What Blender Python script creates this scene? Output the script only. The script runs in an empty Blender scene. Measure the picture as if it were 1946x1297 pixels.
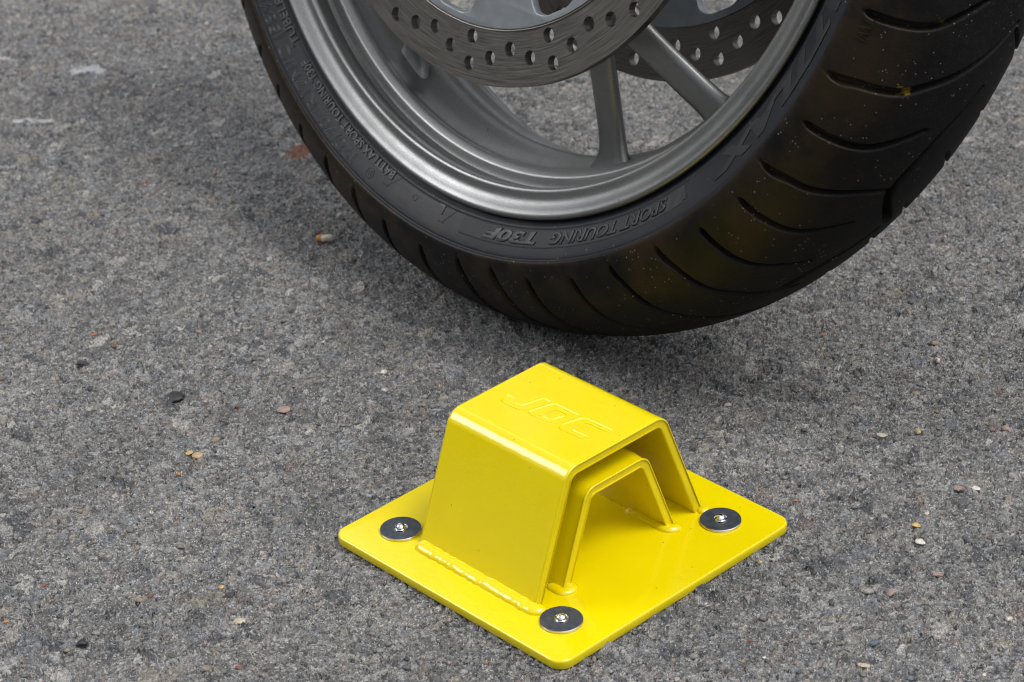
import bpy, bmesh, math, random
import numpy as np
from mathutils import Vector, Matrix
from mathutils import noise as mnoise

C = bpy.context.scene.collection
scene = bpy.context.scene

# ------------------------------------------------------------------ camera
FOC = 5059.0                      # focal length in pixels of a 1946 px wide frame
CAM_R = Vector((0.99865292, -0.0255918, -0.04513761))
CAM_U = Vector((0.0518878, 0.49254967, 0.86873614))
CAM_F = Vector((0.0, 0.86990797, -0.49321407))
CAM_O = Vector((0.0, 0.0, 0.72292367))
cd = bpy.data.cameras.new('camera'); cam = bpy.data.objects.new('camera', cd); C.objects.link(cam)
cd.sensor_fit = 'HORIZONTAL'; cd.sensor_width = 36.0; cd.lens = 36.0 * FOC / 1946.0
cd.clip_start = 0.05; cd.clip_end = 500.0
M = Matrix.Identity(4)
for i in range(3):
    M[i][0] = CAM_R[i]; M[i][1] = CAM_U[i]; M[i][2] = -CAM_F[i]; M[i][3] = CAM_O[i]
cam.matrix_world = M
cd.dof.use_dof = True; cd.dof.focus_distance = 1.30; cd.dof.aperture_fstop = 19.0
scene.camera = cam

# ------------------------------------------------------------------ sky and sun
SUN = Vector((0.40, -0.26, 0.88)).normalized()          # towards the sun
GLOW = Vector((-0.78, 0.18, 0.60)).normalized()         # bright patch added to the sky, gives the hoop's left bend its highlight
w = bpy.data.worlds.new('World'); scene.world = w; w.use_nodes = True
nt = w.node_tree; nt.nodes.clear()
wo = nt.nodes.new('ShaderNodeOutputWorld'); bg = nt.nodes.new('ShaderNodeBackground')
sky = nt.nodes.new('ShaderNodeTexSky'); sky.sky_type = 'NISHITA'; sky.sun_disc = False
sky.sun_elevation = math.asin(SUN.z); sky.sun_rotation = math.atan2(SUN.x, SUN.y)
sky.air_density = 1.0; sky.dust_density = 4.0; sky.ozone_density = 1.0
hs = nt.nodes.new('ShaderNodeHueSaturation'); hs.inputs['Saturation'].default_value = 0.22
tc = nt.nodes.new('ShaderNodeTexCoord')
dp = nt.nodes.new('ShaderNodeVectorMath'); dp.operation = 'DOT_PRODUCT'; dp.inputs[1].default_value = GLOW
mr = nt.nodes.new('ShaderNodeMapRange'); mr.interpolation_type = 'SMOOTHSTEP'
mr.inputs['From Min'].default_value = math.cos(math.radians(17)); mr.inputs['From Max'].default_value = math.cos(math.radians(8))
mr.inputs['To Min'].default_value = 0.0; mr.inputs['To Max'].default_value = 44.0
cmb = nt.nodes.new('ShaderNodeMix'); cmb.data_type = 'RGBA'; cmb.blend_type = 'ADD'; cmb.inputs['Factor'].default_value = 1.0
L = nt.links.new
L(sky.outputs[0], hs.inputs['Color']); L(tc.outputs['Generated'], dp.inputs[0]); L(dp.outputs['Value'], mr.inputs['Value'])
sx = nt.nodes.new('ShaderNodeSeparateXYZ'); hz = nt.nodes.new('ShaderNodeMapRange'); hz.interpolation_type = 'SMOOTHSTEP'
hz.inputs['From Min'].default_value = 0.10; hz.inputs['From Max'].default_value = 0.42; hz.inputs['To Min'].default_value = 0.045; hz.inputs['To Max'].default_value = 1.0
hm = nt.nodes.new('ShaderNodeMix'); hm.data_type = 'RGBA'; hm.blend_type = 'MULTIPLY'; hm.inputs['Factor'].default_value = 1.0
L(tc.outputs['Generated'], sx.inputs[0]); L(sx.outputs[2], hz.inputs['Value']); L(hs.outputs[0], hm.inputs[6]); L(hz.outputs[0], hm.inputs[7])
# second bright patch added to the far sky, for reflections on the plate
dp2 = nt.nodes.new('ShaderNodeVectorMath'); dp2.operation = 'DOT_PRODUCT'; dp2.inputs[1].default_value = Vector((-0.10, 0.86, 0.50)).normalized()
mr2 = nt.nodes.new('ShaderNodeMapRange'); mr2.interpolation_type = 'SMOOTHSTEP'
mr2.inputs['From Min'].default_value = math.cos(math.radians(27)); mr2.inputs['From Max'].default_value = math.cos(math.radians(9))
mr2.inputs['To Min'].default_value = 0.0; mr2.inputs['To Max'].default_value = 3.6
cm2 = nt.nodes.new('ShaderNodeMix'); cm2.data_type = 'RGBA'; cm2.blend_type = 'ADD'; cm2.inputs['Factor'].default_value = 1.0
L(tc.outputs['Generated'], dp2.inputs[0]); L(dp2.outputs['Value'], mr2.inputs['Value']); L(hm.outputs[2], cm2.inputs[6]); L(mr2.outputs[0], cm2.inputs[7])
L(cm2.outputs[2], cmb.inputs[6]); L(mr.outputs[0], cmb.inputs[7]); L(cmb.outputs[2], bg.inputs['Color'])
bg.inputs['Strength'].default_value = 0.15
L(bg.outputs[0], wo.inputs['Surface'])
sl = bpy.data.lights.new('sun', 'SUN'); sl.energy = 0.95; sl.angle = math.radians(21); sl.color = (1.0, 0.965, 0.91)
so = bpy.data.objects.new('sun', sl); C.objects.link(so); so.rotation_mode = 'QUATERNION'
so.rotation_quaternion = SUN.to_track_quat('Z', 'Y'); so.location = SUN * 6
scene.view_settings.view_transform = 'Standard'; scene.view_settings.look = 'None'
scene.view_settings.exposure = 0.35; scene.view_settings.gamma = 1.0; scene.view_settings.use_curve_mapping = False
scene.cycles.max_bounces = 8; scene.cycles.pixel_filter_type = 'BLACKMAN_HARRIS'; scene.cycles.filter_width = 1.1; scene.cycles.use_denoising = True; scene.cycles.denoiser = 'OPENIMAGEDENOISE'; scene.cycles.denoising_input_passes = 'RGB_ALBEDO_NORMAL'; scene.cycles.denoising_prefilter = 'ACCURATE'

# ------------------------------------------------------------------ helpers
def mat(name):
    m = bpy.data.materials.new(name); m.use_nodes = True
    n = m.node_tree; n.nodes.clear()
    o = n.nodes.new('ShaderNodeOutputMaterial'); b = n.nodes.new('ShaderNodeBsdfPrincipled')
    n.links.new(b.outputs[0], o.inputs['Surface'])
    return m, n, b, o

class NB:
    """tiny node builder"""
    def __init__(s, n): s.n = n
    def _set(s, sock, v):
        if v is None: return
        if hasattr(v, 'is_linked') or isinstance(v, bpy.types.NodeSocket): s.n.links.new(v, sock)
        else: sock.default_value = v
    def node(s, t, **kw):
        x = s.n.nodes.new(t)
        for k, v in kw.items(): setattr(x, k, v)
        return x
    def math(s, op, a, b=None, c=None, clamp=False):
        x = s.node('ShaderNodeMath', operation=op, use_clamp=clamp)
        s._set(x.inputs[0], a); s._set(x.inputs[1], b); s._set(x.inputs[2], c)
        return x.outputs[0]
    def vmath(s, op, a, b=None, scale=None):
        x = s.node('ShaderNodeVectorMath', operation=op)
        s._set(x.inputs[0], a); s._set(x.inputs[1], b)
        if scale is not None: s._set(x.inputs['Scale'], scale)
        return x.outputs['Value'] if op in ('LENGTH', 'DISTANCE', 'DOT_PRODUCT') else x.outputs[0]
    def noise(s, v, scale, detail=2.0, rough=0.5, color=False, dims='3D', w=None):
        x = s.node('ShaderNodeTexNoise', noise_dimensions=dims)
        if dims == '1D': s._set(x.inputs['W'], v)
        else: s._set(x.inputs['Vector'], v)
        x.inputs['Scale'].default_value = scale; x.inputs['Detail'].default_value = detail; x.inputs['Roughness'].default_value = rough
        return x.outputs['Color'] if color else x.outputs[0]
    def voro(s, v, scale, feature='F1', dims='2D', rnd=1.0):
        x = s.node('ShaderNodeTexVoronoi', voronoi_dimensions=dims, feature=feature)
        s._set(x.inputs['Vector'], v); x.inputs['Scale'].default_value = scale; x.inputs['Randomness'].default_value = rnd
        return x
    def ramp(s, v, stops, interp='LINEAR'):
        x = s.node('ShaderNodeValToRGB'); x.color_ramp.interpolation = interp
        e = x.color_ramp.elements
        while len(e) < len(stops): e.new(0.5)
        for el, (p, c) in zip(e, stops):
            el.position = p; el.color = (c, c, c, 1) if isinstance(c, (int, float)) else (*c, 1)
        s._set(x.inputs[0], v)
        return x.outputs[0]
    def map(s, v, a, b, c=0.0, d=1.0, smooth=False):
        x = s.node('ShaderNodeMapRange')
        if smooth: x.interpolation_type = 'SMOOTHSTEP'
        s._set(x.inputs['Value'], v)
        for k, q in (('From Min', a), ('From Max', b), ('To Min', c), ('To Max', d)): x.inputs[k].default_value = q
        return x.outputs[0]
    def mix(s, f, a, b, blend='MIX'):
        x = s.node('ShaderNodeMix', data_type='RGBA', blend_type=blend)
        s._set(x.inputs['Factor'], f)
        for k, q in ((6, a), (7, b)):
            if isinstance(q, (tuple, list)): q = (*q, 1)[:4]
            s._set(x.inputs[k], q)
        return x.outputs[2]
    def sep(s, v, color=False):
        x = s.node('ShaderNodeSeparateColor' if color else 'ShaderNodeSeparateXYZ'); s._set(x.inputs[0], v); return x.outputs
    def bump(s, h, strength, dist, normal=None):
        x = s.node('ShaderNodeBump'); s._set(x.inputs['Height'], h); x.inputs['Strength'].default_value = strength
        x.inputs['Distance'].default_value = dist
        if normal is not None: s._set(x.inputs['Normal'], normal)
        return x.outputs[0]

def link(name, me, m=None, parent=None, smooth=True):
    o = bpy.data.objects.new(name, me); C.objects.link(o)
    if m is not None:
        for q in (m if isinstance(m, (list, tuple)) else [m]): me.materials.append(q)
    if parent is not None: o.parent = parent
    if smooth: me.polygons.foreach_set('use_smooth', [True] * len(me.polygons))
    return o

def from_bm(name, bm, m=None, parent=None, smooth=True, sharp=None):
    bmesh.ops.recalc_face_normals(bm, faces=bm.faces)
    if sharp is not None:
        for e in bm.edges:
            if len(e.link_faces) == 2 and e.calc_face_angle(0) > math.radians(sharp): e.smooth = False
    me = bpy.data.meshes.new(name); bm.to_mesh(me); bm.free()
    return link(name, me, m, parent, smooth)

def grid_mesh(name, P, wrap_u=False, wrap_v=False):
    """P: (nu, nv, 3) array -> quad mesh"""
    nu, nv = P.shape[:2]
    iu = np.arange(nu if wrap_u else nu - 1); iv = np.arange(nv if wrap_v else nv - 1)
    I, J = np.meshgrid(iu, iv, indexing='ij'); I2 = (I + 1) % nu; J2 = (J + 1) % nv
    F = np.stack([I * nv + J, I2 * nv + J, I2 * nv + J2, I * nv + J2], -1).reshape(-1, 4)
    me = bpy.data.meshes.new(name)
    me.vertices.add(nu * nv); me.vertices.foreach_set('co', P.reshape(-1).astype(np.float32))
    me.loops.add(F.size); me.loops.foreach_set('vertex_index', F.reshape(-1).astype(np.int32))
    me.polygons.add(len(F)); me.polygons.foreach_set('loop_start', np.arange(0, F.size, 4, dtype=np.int32))
    me.update(calc_edges=True); me.validate()
    return me

def tag(o, label=None, cat=None, group=None, kind=None):
    for k, v in (('label', label), ('category', cat), ('group', group), ('kind', kind)):
        if v: o[k] = v

def empty(name, loc=(0, 0, 0)):
    o = bpy.data.objects.new(name, None); C.objects.link(o); o.location = loc; o.empty_display_size = 0.05
    return o

def ground_at(px, py, z=0.0):
    """point of the ground seen at photograph pixel (px, py)"""
    d = CAM_R * ((px - 973.0) / FOC) - CAM_U * ((py - 648.5) / FOC) + CAM_F
    t = (z - CAM_O.z) / d.z
    return CAM_O + d * t

# ------------------------------------------------------------------ materials
def m_asphalt():
    m, n, b, out = mat('asphalt'); B = NB(n)
    geo = B.node('ShaderNodeTexCoord').outputs['Object']
    P = B.vmath('SCALE', geo, scale=1000.0)                       # millimetres
    wz = B.noise(P, 0.16, 3.0, 0.6, color=True)
    W1 = B.vmath('ADD', P, B.vmath('SCALE', B.vmath('SUBTRACT', wz, (0.5, 0.5, 0.5)), scale=9.0))
    wz2 = B.noise(P, 0.5, 2.0, 0.6, color=True)
    W2 = B.vmath('ADD', P, B.vmath('SCALE', B.vmath('SUBTRACT', wz2, (0.5, 0.5, 0.5)), scale=3.6))
    v1 = B.voro(W1, 1 / 9.5); e1 = B.voro(W1, 1 / 9.5, 'DISTANCE_TO_EDGE')
    v2 = B.voro(W2, 1 / 4.6); e2 = B.voro(W2, 1 / 4.6, 'DISTANCE_TO_EDGE')
    v3 = B.voro(W2, 1 / 2.0); e3 = B.voro(W2, 1 / 2.0, 'DISTANCE_TO_EDGE')
    v4 = B.voro(P, 1 / 1.05)
    c1 = B.sep(v1.outputs['Color'], True); c2 = B.sep(v2.outputs['Color'], True); c3 = B.sep(v3.outputs['Color'], True); c4 = B.sep(v4.outputs['Color'], True)
    low = B.noise(geo, 9.0, 3.0, 0.55)
    s1 = B.math('MULTIPLY', B.map(e1.outputs['Distance'], 0.03, 0.09, smooth=True), B.map(c1[0], 0.64, 0.66))
    s2 = B.math('MULTIPLY', B.map(e2.outputs['Distance'], 0.03, 0.12, smooth=True), B.map(c2[0], 0.38, 0.40))
    s3 = B.math('MULTIPLY', B.map(e3.outputs['Distance'], 0.03, 0.16, smooth=True), B.map(c3[0], 0.30, 0.34))
    fine = B.noise(W2, 0.62, 3.0, 0.66)
    mid = B.noise(P, 0.25, 3.0, 0.62)
    st = B.noise(B.vmath('MULTIPLY', W1, (0.28, 0.62, 1.0)), 0.9, 4.0, 0.70)
    fl = B.noise(B.vmath('MULTIPLY', W2, (0.45, 0.75, 1.0)), 0.72, 2.0, 0.55)
    pt = B.noise(B.vmath('ADD', W1, (71.0, 33.0, 0.0)), 0.36, 3.0, 0.62)
    fleck = B.math('MULTIPLY', B.map(fl, 0.605, 0.635), B.map(mid, 0.36, 0.54))
    pit = B.map(pt, 0.385, 0.350)
    tones = [(0.0, (0.092, 0.098, 0.110)), (0.16, (0.150, 0.154, 0.161)), (0.34, (0.220, 0.220, 0.220)), (0.50, (0.330, 0.328, 0.324)), (0.60, (0.190, 0.204, 0.226)), (0.70, (0.265, 0.262, 0.258)),
             (0.79, (0.320, 0.288, 0.245)), (0.86, (0.155, 0.159, 0.168)), (0.91, (0.240, 0.200, 0.182)), (0.95, (0.50, 0.49, 0.465)), (1.0, (0.20, 0.20, 0.20))]
    base = B.ramp(fine, [(0.30, (0.055, 0.055, 0.056)), (0.46, (0.145, 0.144, 0.142)), (0.57, (0.225, 0.223, 0.219)), (0.68, (0.46, 0.455, 0.44))])
    grm = B.ramp(fine, [(0.30, 0.62), (0.5, 1.0), (0.70, 1.42)])
    def facet(v, c):
        d = B.sep(B.vmath('SUBTRACT', v[0], v[1].outputs['Position']))
        return B.math('ADD', B.math('MULTIPLY', d[0], B.map(c[1], 0, 1, -1, 1)), B.math('MULTIPLY', d[1], B.map(c[2], 0, 1, -1, 1)))
    col = B.mix(B.math('MULTIPLY', s3, 0.75), base, B.mix(1.0, B.ramp(c3[1], tones), grm, 'MULTIPLY'))
    col = B.mix(B.math('MULTIPLY', s2, 0.80), col, B.mix(1.0, B.ramp(c2[1], tones), grm, 'MULTIPLY'))
    col = B.mix(B.math('MULTIPLY', s1, 0.85), col, B.mix(1.0, B.ramp(c1[1], tones), grm, 'MULTIPLY'))
    # bitumen left in the joints between the stones
    jn = B.math('MULTIPLY', B.map(e2.outputs['Distance'], 0.06, 0.0), B.map(B.noise(P, 0.22, 2.0, 0.5), 0.46, 0.60))
    col = B.mix(B.math('MULTIPLY', jn, 0.75), col, (0.045, 0.045, 0.047))
    col = B.mix(1.0, col, B.ramp(st, [(0.32, 0.60), (0.5, 1.0), (0.68, 1.45)]), 'MULTIPLY')
    col = B.mix(1.0, col, B.map(mid, 0.25, 0.75, 0.85, 1.15), 'MULTIPLY')
    col = B.mix(B.math('MULTIPLY', fleck, 0.8), col, (0.56, 0.56, 0.555))
    col = B.mix(B.math('MULTIPLY', pit, 0.8), col, (0.035, 0.035, 0.037))
    # pale sand grains and a few rusty ones
    grain = B.math('MULTIPLY', B.map(v4.outputs['Distance'], 0.42, 0.26), B.map(c4[0], 0.86, 0.87))
    clump = B.map(B.noise(geo, 60.0, 2.0, 0.6), 0.38, 0.62, 0.35, 1.0)
    grain = B.math('MULTIPLY', grain, clump)
    col = B.mix(grain, col, B.ramp(c4[1], [(0.0, (0.42, 0.36, 0.28)), (0.5, (0.56, 0.54, 0.50)), (0.93, (0.68, 0.67, 0.64)), (1.0, (0.34, 0.13, 0.04))]))
    # large scale wear
    col = B.mix(1.0, col, B.map(low, 0.3, 0.7, 0.86, 1.12), 'MULTIPLY')
    # rusty stain and white droppings on the road surface
    sp = B.sep(geo)
    def spot(px, py, rx, ry, rot, th, sc):
        q = ground_at(px, py)
        v = B.vmath('SUBTRACT', geo, (q.x, q.y, 0))
        r = B.node('ShaderNodeVectorRotate', rotation_type='Z_AXIS'); B._set(r.inputs['Vector'], v); r.inputs['Angle'].default_value = rot
        d = B.vmath('LENGTH', B.vmath('MULTIPLY', r.outputs[0], (1 / rx, 1 / ry, 0)))
        return B.map(B.math('ADD', d, B.math('MULTIPLY', B.noise(P, sc, 3.0, 0.65), 1.6)), th + 0.12, th - 0.12)
    rust = B.math('MULTIPLY', spot(574, 287, 0.012, 0.015, 0.3, 1.55, 0.5), 0.75)
    col = B.mix(rust, col, (0.26, 0.085, 0.03))
    for a in ((172, 134, 0.0125, 0.010, 0.2, 1.5, 0.22), (143, 136, 0.006, 0.007, 0, 1.45, 0.3), (45, 227, 0.011, 0.0032, -0.15, 1.5, 0.25), (80, 231, 0.012, 0.0032, 0.1, 1.5, 0.25), (10, 111, 0.011, 0.004, 0.5, 1.5, 0.25)):
        col = B.mix(B.math('MULTIPLY', spot(*a), 0.85), col, (0.60, 0.61, 0.63))
    col = B.mix(1.0, col, (1.0, 1.0, 1.0), 'MULTIPLY')
    n.links.new(col, b.inputs['Base Color'])
    B._set(b.inputs['Roughness'], B.map(fine, 0.3, 0.7, 0.55, 0.85)); b.inputs['Specular IOR Level'].default_value = 0.45
    # height in millimetres
    h = B.math('MULTIPLY', s1, B.map(c1[2], 0, 1, 0.15, 0.75))
    h = B.math('ADD', h, B.math('MULTIPLY', s2, B.map(c2[2], 0, 1, 0.1, 0.55)))
    h = B.math('ADD', h, B.math('MULTIPLY', s3, B.map(c3[2], 0, 1, 0.05, 0.35)))
    h = B.math('ADD', h, B.map(fine, 0.2, 0.8, -0.75, 0.75))
    h = B.math('ADD', h, B.math('MULTIPLY', B.math('MULTIPLY', facet((W1, v1), c1), s1), 0.20))
    h = B.math('ADD', h, B.math('MULTIPLY', B.math('MULTIPLY', facet((W2, v2), c2), s2), 0.30))
    h = B.math('SUBTRACT', h, B.math('MULTIPLY', pit, 0.9))
    h = B.math('ADD', h, B.math('MULTIPLY', fleck, 0.18))
    h = B.math('SUBTRACT', h, B.math('MULTIPLY', jn, 0.5))
    h = B.math('ADD', h, B.map(mid, 0.25, 0.75, -0.42, 0.30))
    h = B.math('ADD', h, B.math('MULTIPLY', grain, 0.25))
    h = B.math('ADD', h, B.map(st, 0.3, 0.7, -0.28, 0.28))
    dn = B.node('ShaderNodeDisplacement'); B._set(dn.inputs['Height'], h); dn.inputs['Midlevel'].default_value = 0.55; dn.inputs['Scale'].default_value = 0.0015
    n.links.new(dn.outputs[0], out.inputs['Displacement'])
    m.displacement_method = 'BOTH'
    return m

def m_yellow():
    m, n, b, out = mat('yellow_powder_coat'); B = NB(n)
    o = B.node('ShaderNodeTexCoord').outputs['Object']
    mott = B.noise(o, 40.0, 3.0, 0.6)
    col = B.mix(B.map(mott, 0.3, 0.7), (0.685, 0.552, 0.001), (0.708, 0.572, 0.0012))
    pin = B.voro(o, 170.0, dims='3D')
    pc = B.sep(pin.outputs['Color'], True)
    dot = B.math('MULTIPLY', B.map(pin.outputs['Distance'], 0.075, 0.045), B.map(pc[0], 0.80, 0.805))
    col = B.mix(B.math('MULTIPLY', dot, 0.8), col, (0.12, 0.10, 0.02))
    n.links.new(col, b.inputs['Base Color'])
    B._set(b.inputs['Roughness'], B.map(mott, 0.3, 0.7, 0.13, 0.19)); b.inputs['IOR'].default_value = 1.62
    b.inputs['Coat Weight'].default_value = 0.0; b.inputs['Coat Roughness'].default_value = 0.12
    orange = B.noise(o, 900.0, 2.0, 0.5); wob = B.noise(o, 160.0, 2.0, 0.5)
    nb = B.bump(orange, 0.10, 0.0004); nb = B.bump(wob, 0.12, 0.0010, nb)
    n.links.new(nb, b.inputs['Normal'])
    return m

def m_rubber(tread):
    m, n, b, out = mat('tread_rubber' if tread else 'sidewall_rubber'); B = NB(n)
    o = B.node('ShaderNodeTexCoord').outputs['Object']
    x = B.sep(o); s = B.math('ABSOLUTE', x[1])
    big = B.noise(o, 26.0, 4.0, 0.62); fine = B.noise(o, 700.0, 3.0, 0.6)
    if tread:
        sh = B.math('MULTIPLY', B.map(s, 0.026, 0.050, smooth=True), B.map(big, 0.38, 0.62, smooth=True))
        col = B.mix(sh, (0.0058, 0.0058, 0.0064), (0.0215, 0.0150, 0.0085))
        mid = B.map(B.noise(o, 70.0, 3.0, 0.6), 0.45, 0.7)
        col = B.mix(B.math('MULTIPLY', mid, 0.45), col, (0.013, 0.0115, 0.010))
        dust = B.math('MULTIPLY', B.map(fine, 0.50, 0.72), B.map(s, 0.050, 0.012, 0.04, 0.20))
        col = B.mix(dust, col, (0.050, 0.046, 0.043))
    else:
        col = B.mix(B.map(big, 0.35, 0.65), (0.0105, 0.0115, 0.0150), (0.0155, 0.0168, 0.0215))
        col = B.mix(B.math('MULTIPLY', B.map(B.noise(o, 45.0, 3.0, 0.6), 0.55, 0.7), 0.4), col, (0.040, 0.034, 0.026))
    if tread:
        for pa, ps, k in ((71.3, 32.0, 0.9), (71.0, 36.0, 0.5), (78.7, 31.0, 0.45)):
            rr_ = 0.2880; c_ = (rr_ * math.sin(math.radians(pa)), -ps / 1000, -rr_ * math.cos(math.radians(pa)))
            dd = B.vmath('LENGTH', B.vmath('SUBTRACT', o, c_))
            dd = B.math('ADD', dd, B.map(B.noise(o, 420.0, 2.0, 0.6), 0.2, 0.8, -0.0012, 0.0012))
            col = B.mix(B.math('MULTIPLY', B.map(dd, 0.0034, 0.0022), k), col, (0.22, 0.13, 0.012))
    vv = B.voro(o, 800.0, dims='3D'); vc = B.sep(vv.outputs['Color'], True)
    patch = B.map(B.noise(o, 38.0, 3.0, 0.65), 0.47, 0.66, 0.0, 1.0)
    th = B.math('SUBTRACT', 0.995 if tread else 0.999, B.math('MULTIPLY', patch, 0.11 if tread else 0.02))
    speck = B.math('MULTIPLY', B.map(vv.outputs['Distance'], 0.34, 0.20), B.math('GREATER_THAN', vc[0], th))
    col = B.mix(B.math('MULTIPLY', speck, 0.55), col, (0.30, 0.28, 0.25))
    # short scratches
    sv = B.voro(B.vmath('MULTIPLY', o, (1.0, 0.25, 0.55)), 210.0, dims='3D'); sc = B.sep(sv.outputs['Color'], True)
    scr = B.math('MULTIPLY', B.map(sv.outputs['Distance'], 0.16, 0.08), B.math('GREATER_THAN', sc[0], B.math('SUBTRACT', 0.999, B.math('MULTIPLY', patch, 0.05))))
    col = B.mix(B.math('MULTIPLY', scr, 0.5), col, (0.26, 0.24, 0.21))
    n.links.new(col, b.inputs['Base Color'])
    if tread: B._set(b.inputs['Roughness'], B.map(s, 0.02, 0.055, 0.66, 0.37))
    else: b.inputs['Roughness'].default_value = 0.47
    b.inputs['Specular IOR Level'].default_value = 0.13 if tread else 0.26
    n.links.new(B.bump(fine, 0.35 if tread else 0.18, 0.0006), b.inputs['Normal'])
    return m

def m_rim():
    m, n, b, out = mat('grey_wheel_paint'); B = NB(n)
    o = B.node('ShaderNodeTexCoord').outputs['Object']
    fl = B.noise(o, 2600.0, 1.0, 0.5); big = B.noise(o, 30.0, 4.0, 0.65)
    col = B.mix(B.map(fl, 0.3, 0.7), (0.175, 0.178, 0.178), (0.31, 0.315, 0.31))
    col = B.mix(B.math('MULTIPLY', B.map(big, 0.5, 0.75), 0.35), col, (0.20, 0.185, 0.165))
    pit = B.voro(o, 240.0, dims='3D'); pc = B.sep(pit.outputs['Color'], True)
    chip = B.math('MULTIPLY', B.map(pit.outputs['Distance'], 0.16, 0.10), B.math('GREATER_THAN', pc[0], 0.965))
    col = B.mix(B.math('MULTIPLY', chip, 0.8), col, (0.05, 0.05, 0.05))
    n.links.new(col, b.inputs['Base Color'])
    b.inputs['Metallic'].default_value = 1.0
    B._set(b.inputs['Roughness'], B.map(big, 0.3, 0.7, 0.37, 0.47))
    n.links.new(B.bump(fl, 0.08, 0.0004), b.inputs['Normal'])
    return m

def m_disc():
    m, n, b, out = mat('worn_disc_steel'); B = NB(n)
    o = B.node('ShaderNodeTexCoord').outputs['Object']
    x = B.sep(o)
    r = B.math('SQRT', B.math('ADD', B.math('MULTIPLY', x[0], x[0]), B.math('MULTIPLY', x[2], x[2])))
    ang = B.math('ARCTAN2', x[0], x[2])
    vec = B.node('ShaderNodeCombineXYZ'); B._set(vec.inputs[0], r); B._set(vec.inputs[1], B.math('MULTIPLY', ang, 0.004)); 
    l1 = B.noise(vec.outputs[0], 1300.0, 3.0, 0.8); l2 = B.noise(vec.outputs[0], 260.0, 3.0, 0.6)
    col = B.mix(B.map(l1, 0.3, 0.7), (0.060, 0.056, 0.052), (0.24, 0.225, 0.21))
    col = B.mix(B.map(l2, 0.35, 0.65, 0.0, 0.5), col, (0.17, 0.155, 0.14))
    n.links.new(col, b.inputs['Base Color'])
    b.inputs['Metallic'].default_value = 0.9
    B._set(b.inputs['Roughness'], B.map(l1, 0.3, 0.7, 0.36, 0.52))
    b.inputs['Anisotropic'].default_value = 0.0
    n.links.new(B.bump(l1, 0.5, 0.0002), b.inputs['Normal'])
    return m

def m_plain(name, col, rough=0.5, metal=0.0, vary=0.15, scale=60.0, bump=0.05, spec=0.5):
    m, n, b, out = mat(name); B = NB(n)
    o = B.node('ShaderNodeTexCoord').outputs['Object']
    q = B.noise(o, scale, 4.0, 0.65)
    n.links.new(B.mix(B.map(q, 0.3, 0.7), tuple(c * (1 - vary) for c in col), tuple(min(1, c * (1 + vary)) for c in col)), b.inputs['Base Color'])
    b.inputs['Roughness'].default_value = rough; b.inputs['Metallic'].default_value = metal; b.inputs['Specular IOR Level'].default_value = spec
    if bump: n.links.new(B.bump(B.noise(o, scale * 8, 3.0, 0.6), bump, 0.0005), b.inputs['Normal'])
    return m

def m_washer():
    m, n, b, out = mat('washer_dark_reflection'); B = NB(n)
    o = B.node('ShaderNodeTexCoord').outputs['Object']
    q = B.noise(o, 260.0, 4.0, 0.7)
    sc = B.noise(B.vmath('MULTIPLY', o, (1.0, 6.0, 1.0)), 300.0, 2.0, 0.6)
    col = B.mix(B.map(q, 0.35, 0.7), (0.025, 0.031, 0.040), (0.054, 0.063, 0.078))  # steel top: the motorcycle's dark reflection is put into this colour
    col = B.mix(B.math('MULTIPLY', B.map(sc, 0.66, 0.74), 0.5), col, (0.16, 0.17, 0.18))
    n.links.new(col, b.inputs['Base Color']); b.inputs['Roughness'].default_value = 0.48; b.inputs['Specular IOR Level'].default_value = 0.35
    n.links.new(B.bump(q, 0.15, 0.0004), b.inputs['Normal'])
    return m

def m_grit():
    m, n, b, out = mat('grit_stone'); B = NB(n)
    at = B.node('ShaderNodeAttribute', attribute_name='stone_colour')
    o = B.node('ShaderNodeTexCoord').outputs['Object']
    q = B.noise(o, 900.0, 4.0, 0.7)
    n.links.new(B.mix(1.0, at.outputs['Color'], B.map(q, 0.3, 0.7, 0.6, 1.4), 'MULTIPLY'), b.inputs['Base Color'])
    b.inputs['Roughness'].default_value = 0.7
    n.links.new(B.bump(q, 0.5, 0.0006), b.inputs['Normal'])
    return m

MY = m_yellow(); MT = m_rubber(True); MS = m_rubber(False); MR = m_rim(); MD = m_disc()
MC = m_plain('disc_carrier_aluminium', (0.24, 0.262, 0.28), 0.45, 0.55, 0.18, 45.0, 0.1)
MK = m_plain('black_hub_paint', (0.02, 0.02, 0.02), 0.45, 0.0, 0.3, 40.0)
MW = m_washer(); MCH = m_plain('chromed_steel', (0.80, 0.80, 0.80), 0.07, 1.0, 0.05, 60.0, 0.0)
ME = m_plain('bright_zinc_edge', (0.62, 0.58, 0.54), 0.22, 1.0, 0.1, 200.0, 0.0)

# ------------------------------------------------------------------ ground
def axis(dense0, dense1, step0, step1, far0, far1):
    a = [dense0]
    while a[-1] < dense1:
        t = (a[-1] - dense0) / (dense1 - dense0); a.append(a[-1] + step0 + (step1 - step0) * t)
    up = [a[-1]]; d = step1
    while up[-1] < far1: d *= 1.32; up.append(up[-1] + d)
    dn = [a[0]]; d = step0
    while dn[-1] > far0: d *= 1.32; dn.append(dn[-1] - d)
    return np.array(dn[:0:-1] + a + up[1:])
gx = axis(-0.40, 0.40, 0.00068, 0.00068, -40, 40)
gy = axis(0.90, 1.90, 0.00062, 0.00105, -40, 40)
GX, GY = np.meshgrid(gx, gy, indexing='ij')
ground = link('ground', grid_mesh('ground', np.stack([GX, GY, np.zeros_like(GX)], -1)), m_asphalt())
tag(ground, 'worn grey asphalt with small stones, under the wheel and the anchor', 'asphalt', kind='structure')
ground['kind'] = 'structure'

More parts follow.
